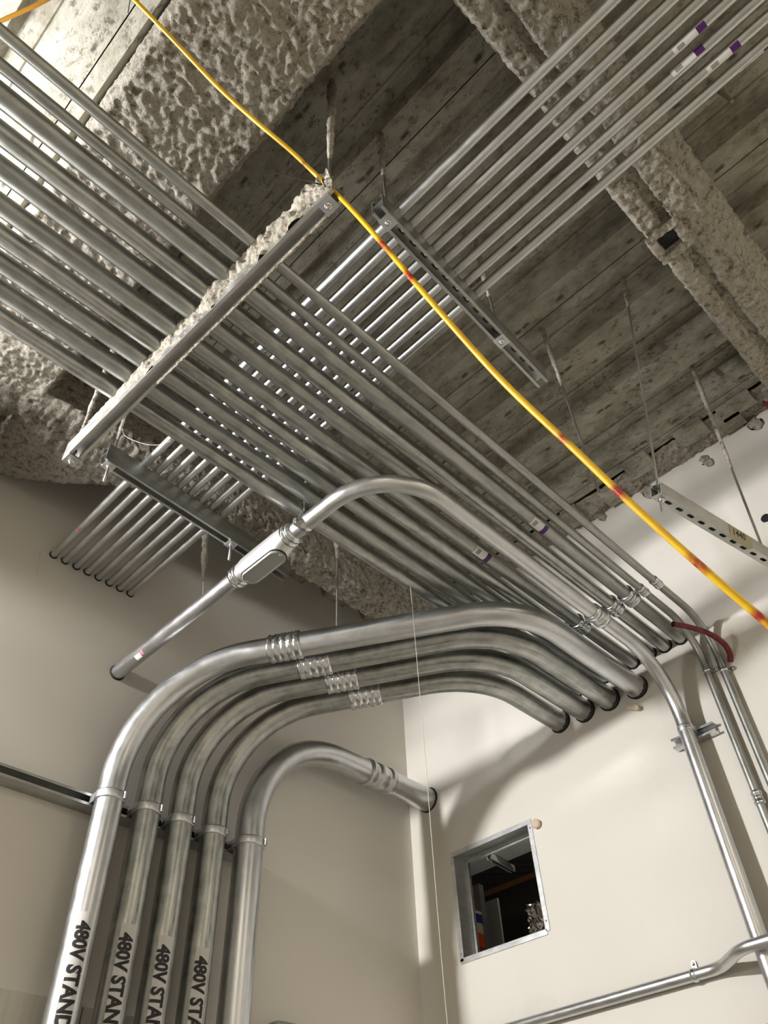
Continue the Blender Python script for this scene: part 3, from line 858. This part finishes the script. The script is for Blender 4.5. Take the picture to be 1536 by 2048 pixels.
def cord(name, pts, r, m, label, cat, marks=(), seg=12, sub_=10):
    """A smooth cord through points (Catmull-Rom); marks are (fraction, half-length) of coloured spray."""
    P = [np.array(p, float) for p in pts]; P = [2 * P[0] - P[1]] + P + [2 * P[-1] - P[-2]]; out = []
    for i in range(1, len(P) - 2):
        for k in range(sub_):
            t = k / sub_; a, b, c_, d = P[i - 1], P[i], P[i + 1], P[i + 2]
            out.append(.5 * ((2 * b) + (-a + c_) * t + (2 * a - 5 * b + 4 * c_ - d) * t * t + (-a + 3 * b - 3 * c_ + d) * t ** 3))
    out.append(P[-2]); out = np.array(out)
    o = MB().tube(out, r, seg).build(name, m, None, pts[0])
    tag(o, label, cat)
    if marks:
        n = len(out); at_ = o.data.attributes.new('mark', 'FLOAT', 'POINT')
        val = np.zeros(len(o.data.vertices), np.float32); idx = np.repeat(np.arange(n), seg)
        for fr, hl in marks:
            val[:len(idx)] = np.maximum(val[:len(idx)], np.clip(1.6 - np.abs(idx / (n - 1) - fr) / hl * 1.2, 0, 1))
        at_.data.foreach_set('value', val)
    return o


CORD = [(-0.219, 0.76, 2.594), (-0.072, 0.718, 2.435), (0.039, 0.7, 2.356), (0.18, 0.676, 2.244), (0.282, 0.65, 2.161), (0.384, 0.616, 2.07), (0.433, 0.6, 2.018), (0.488, 0.579, 1.945), (0.522, 0.554, 1.862), (0.583, 0.506, 1.67), (0.65, 0.446, 1.413), (0.739, 0.386, 1.167), (0.813, 0.326, 0.975), (0.859, 0.289, 0.856), (0.914, 0.247, 0.734), (0.967, 0.211, 0.637), (1.02, 0.158, 0.496)]
cord('extension_cord', CORD, .0058, 'cord', 'yellow cord strung across the whole view, tied at the crusted trapeze', 'cord',
     [(0.3715, 0.0045), (0.5707, 0.009), (0.6027, 0.006), (0.7398, 0.003), (0.8009, 0.0075), (0.8743, 0.009), (0.9326, 0.0075)], 14, 16)
cord('extension_cord', [(-0.41, 1.28, 2.64), (-0.328, 1.112, 2.691), (-0.296, 1.05, 2.709), (-0.265, 0.987, 2.728), (-0.196, 0.827, 2.783)], .0062, 'cord_shaded', 'second yellow cord, its shade put into the colour, beyond the beam', 'cord')
cord('pull_string', [(1.737, 1.490, 1.975), (1.735, 1.487, 1.80), (1.728, 1.480, 1.5), (1.722, 1.474, 1.2), (1.702, 1.458, .95), (1.690, 1.447, .6), (1.69, 1.44, .2)], .0011, 'string', 'thin white string hanging from the edge of the large rack', 'string', seg=6)
cord('pull_string', [(.650, 1.907, 2.385), (.664, 1.885, 2.325), (.709, 1.826, 2.268), (.746, 1.779, 2.248), (.772, 1.738, 2.2545)], .0010, 'string', 'thin loose thread drooping to the crossing bundle by the darker wall', 'string', seg=6)
o = cord('red_hose', [(2.60, .887, 1.898), (2.66, .855, 1.897), (2.73, .815, 1.880), (2.79, .793, 1.850), (2.83, .797, 1.822), (2.85, .812, 1.800)], .0112, 'red_hose', 'maroon hose stub curving over the slim wall conduits', 'hose')
sub(o, 'open_end', MB().lathe((2.601, .8868, 1.898), (-.85, .42, 0), [(0, .0112), (.004, .0116), (.0045, .009)], 14), 'dark')

# cable ties
root = thing('cable_tie', (.500, .575, 1.94), 'black cable tie holding the yellow cord to the trapeze end', 'cable tie')
tie = [(.484 + .016 * math.cos(t), .575 + .013 * math.cos(t) * .3 + .004, 1.940 + .017 * math.sin(t)) for t in np.linspace(0, 2 * math.pi, 17)]
sub(root, 'band', MB().tube(tie, .0022, 8, False), 'black')
sub(root, 'tail', MB().prism((.478, .590, 1.955), (.372, .668, 1.998), np.array([0, 0, 1.]), nrm((.6, .8, 0)), [(-.0032, -.0011), (.0032, -.0011), (.0032, .0011), (-.0032, .0011)]), 'black')
root = thing('cable_tie', (-.08, .79, 2.64), 'black cable tie end on the yellow cord, beside the lit deck', 'cable tie')
sub(root, 'tail', MB().prism((-.095, .775, 2.655), (-.075, .815, 2.63), np.array([0, 0, 1.]), nrm((1, .3, 0)), [(-.003, -.0012), (.003, -.0012), (.003, .0012), (-.003, .0012)]), 'black')

# small things on the window wall
tg = MB(); tg.box((WX - .012, 1.262, 1.800), (.020, .045, .022), (nrm((1, .2, 0)), nrm((-.2, 1, .5)), nrm((0, -.5, 1)))).box((WX - .018, 1.236, 1.783), (.014, .020, .018), (nrm((1, -.3, .1)), nrm((.3, 1, 0)), nrm((-.1, 0, 1))))
tag(tg.build('paper_scrap', 'tan', None, (WX, 1.25, 1.79)), 'folded tan paper scrap stuck out under the standby bends', 'paper')
tag(MB().lathe((WX, 1.838, 1.500), (-1, -.1, -.05), [(0, .017), (.006, .019), (.018, .0195), (.021, .016), (.022, .004)], 20, .06, 8).build('putty_plug', 'putty', None, (WX, 1.838, 1.5)), 'round tan putty dab at the corner of the wall opening', 'plug')
tag(MB().lathe((WX, .440, 2.335), (-1, 0, 0), [(0, .019), (.001, .021), (.0018, .019)], 20, .08, 3).build('wall_cutout', 'dark', None, (WX, .44, 2.335)), 'round dark hole cut in the pale wall beyond the slotted strut', 'hole')
tag(MB().b2(WX - .09, WX, .95, 1.138, .45, .606).build('junction_box', 'red_box', None, (WX, 1.05, .45)), 'rust red box low on the pale wall, just its corner showing', 'box')

# ------------------------------------------------------------------ sheet-metal sleeve in the window wall and what shows through it
root = thing('wall_sleeve', (WX, 2.10, 1.091), 'galvanized sheet metal sleeve lining the square wall opening', 'sleeve')
FW = .019
for nm, (y0, y1, z0, z1) in (('top', (SY0 - FW, SY1 + .012, SZ1, SZ1 + FW)), ('bottom', (SY0 - .005, SY1 + FW - .002, SZ0 - FW, SZ0)), ('a', (SY0 - FW, SY0, SZ0 - .006, SZ1)), ('b', (SY1, SY1 + FW, SZ0 - .010, SZ1 - .004))):
    sub(root, 'flange', MB().b2(WX - .004, WX - .0005, y0, y1, z0, z1), 'plate')
for nm, (y0, y1, z0, z1) in (('top', (SY0, SY1, SZ1 - .002, SZ1 - .0002)), ('bottom', (SY0, SY1, SZ0 + .0002, SZ0 + .002)), ('a', (SY0 + .0002, SY0 + .002, SZ0, SZ1)), ('b', (SY1 - .002, SY1 - .0002, SZ0, SZ1))):
    sub(root, 'side_sheet', MB().b2(WX - .004, WX + WT + .01, y0, y1, z0, z1), 'sheet')
for (y0, y1, z0, z1) in ((SY1 - .016, SY1 - .0025, SZ0 + .003, SZ1 - .003), (SY0 + .003, SY1 - .017, SZ1 - .014, SZ1 - .0025)):
    sub(root, 'return_lip', MB().b2(WX + .078, WX + .080, y0, y1, z0, z1), 'plate')
for (y, z) in ((SY0 - .010, SZ0 + .03), (SY0 - .010, SZ1 - .02), (SY1 + .010, SZ1 - .03), (SY1 + .009, SZ0 + .02)):
    sub(root, 'screw', MB().lathe((WX - .004, y, z), (-1, 0, 0), [(0, .004), (.002, .0038), (.003, .001)], 10), 'rod')
XB = 5.7
br = MB()
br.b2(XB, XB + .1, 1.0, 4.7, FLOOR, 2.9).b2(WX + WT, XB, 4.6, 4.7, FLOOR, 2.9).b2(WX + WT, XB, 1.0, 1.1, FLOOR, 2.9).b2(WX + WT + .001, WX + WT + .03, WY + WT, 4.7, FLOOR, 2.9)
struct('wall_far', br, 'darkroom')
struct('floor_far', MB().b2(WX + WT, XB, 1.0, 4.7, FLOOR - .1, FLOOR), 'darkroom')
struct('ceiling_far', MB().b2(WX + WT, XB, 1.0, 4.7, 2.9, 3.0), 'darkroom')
for k in range(6):
    x = 4.50 + .030 * k
    root = thing('conduit', (x, 3.3, 2.30), '%s slim conduit of the rack seen through the wall opening, counting inward' % ORD[k], 'conduit', 'conduits seen through the wall opening')
    sub(root, 'tube', MB().tube([(x, 2.3, 2.30), (x, 3.3, 2.30), (x, 4.55, 2.30)], .0100, 14), 'dusty_tube')
root = thing('strut_trapeze', (4.58, 3.30, 2.28), 'small strut under the conduits seen through the wall opening', 'strut')
channel(root, (4.44, 3.30, 2.285), (4.74, 3.33, 2.285), (0, 0, -1), m='dusty_tube')
sub(root, 'threaded_rod', MB().tube([(4.46, 3.30, 2.9), (4.46, 3.30, 2.23)], .006, 8), 'rod')
tag(MB().b2(4.70, 5.1, 2.2, 4.5, 2.36, 2.5).build('duct', 'strut', None, (4.9, 3.3, 2.36)), 'dark duct behind the conduits seen through the opening', 'duct')
tag(MB().box((5.2, 3.72, 2.405), (.05, 1.9, .055)).build('timber_rail', 'copper', None, (5.2, 3.72, 2.4)), 'brown timber rail across the dark space beyond the opening', 'timber')
tag(MB().b2(3.60, 3.64, 2.772, 2.818, FLOOR, 1.72).build('metal_stud', 'strut_pale', None, (3.62, 2.79, FLOOR)), 'pale metal stud standing inside the wall opening', 'stud')
tag(MB().b2(3.80, 3.815, 2.806, 2.94, FLOOR, 1.70).build('grey_board', 'drywall', None, (3.8, 2.87, FLOOR)), 'grey board leaning upright beyond the metal stud', 'board')
root = thing('paper_bag', (3.40, 2.665, 1.2), 'printed bag in blue, cream and orange beyond the opening', 'bag')
k_ = 3.40 / 3.3
for (z0, z1, m_) in ((1.29, 1.353, 'orange'), (1.353, 1.400, 'cream'), (1.400, 1.443, 'blue'), (1.443, 1.456, 'white_label')):
    sub(root, {'orange': 'orange_panel', 'cream': 'cream_panel', 'blue': 'blue_panel', 'white_label': 'white_top'}[m_], MB().b2(3.40, 3.44, 2.652, 2.69, z0 * k_, z1 * k_), m_)
fo = MB(); rng = np.random.default_rng(3)
gy, gz = np.linspace(2.20, 2.32, 12), np.linspace(1.27, 1.42, 14)
vs = [(3.35 + .02 * rng.random(), y, z) for z in gz for y in gy]
fs = [(j * 12 + i, j * 12 + i + 1, (j + 1) * 12 + i + 1, (j + 1) * 12 + i) for j in range(13) for i in range(11)]
tag(fo.add(vs, fs).build('foil_wrap', 'foil', None, (3.36, 2.26, 1.27)), 'crinkled foil wrap inside the corner of the opening', 'foil')
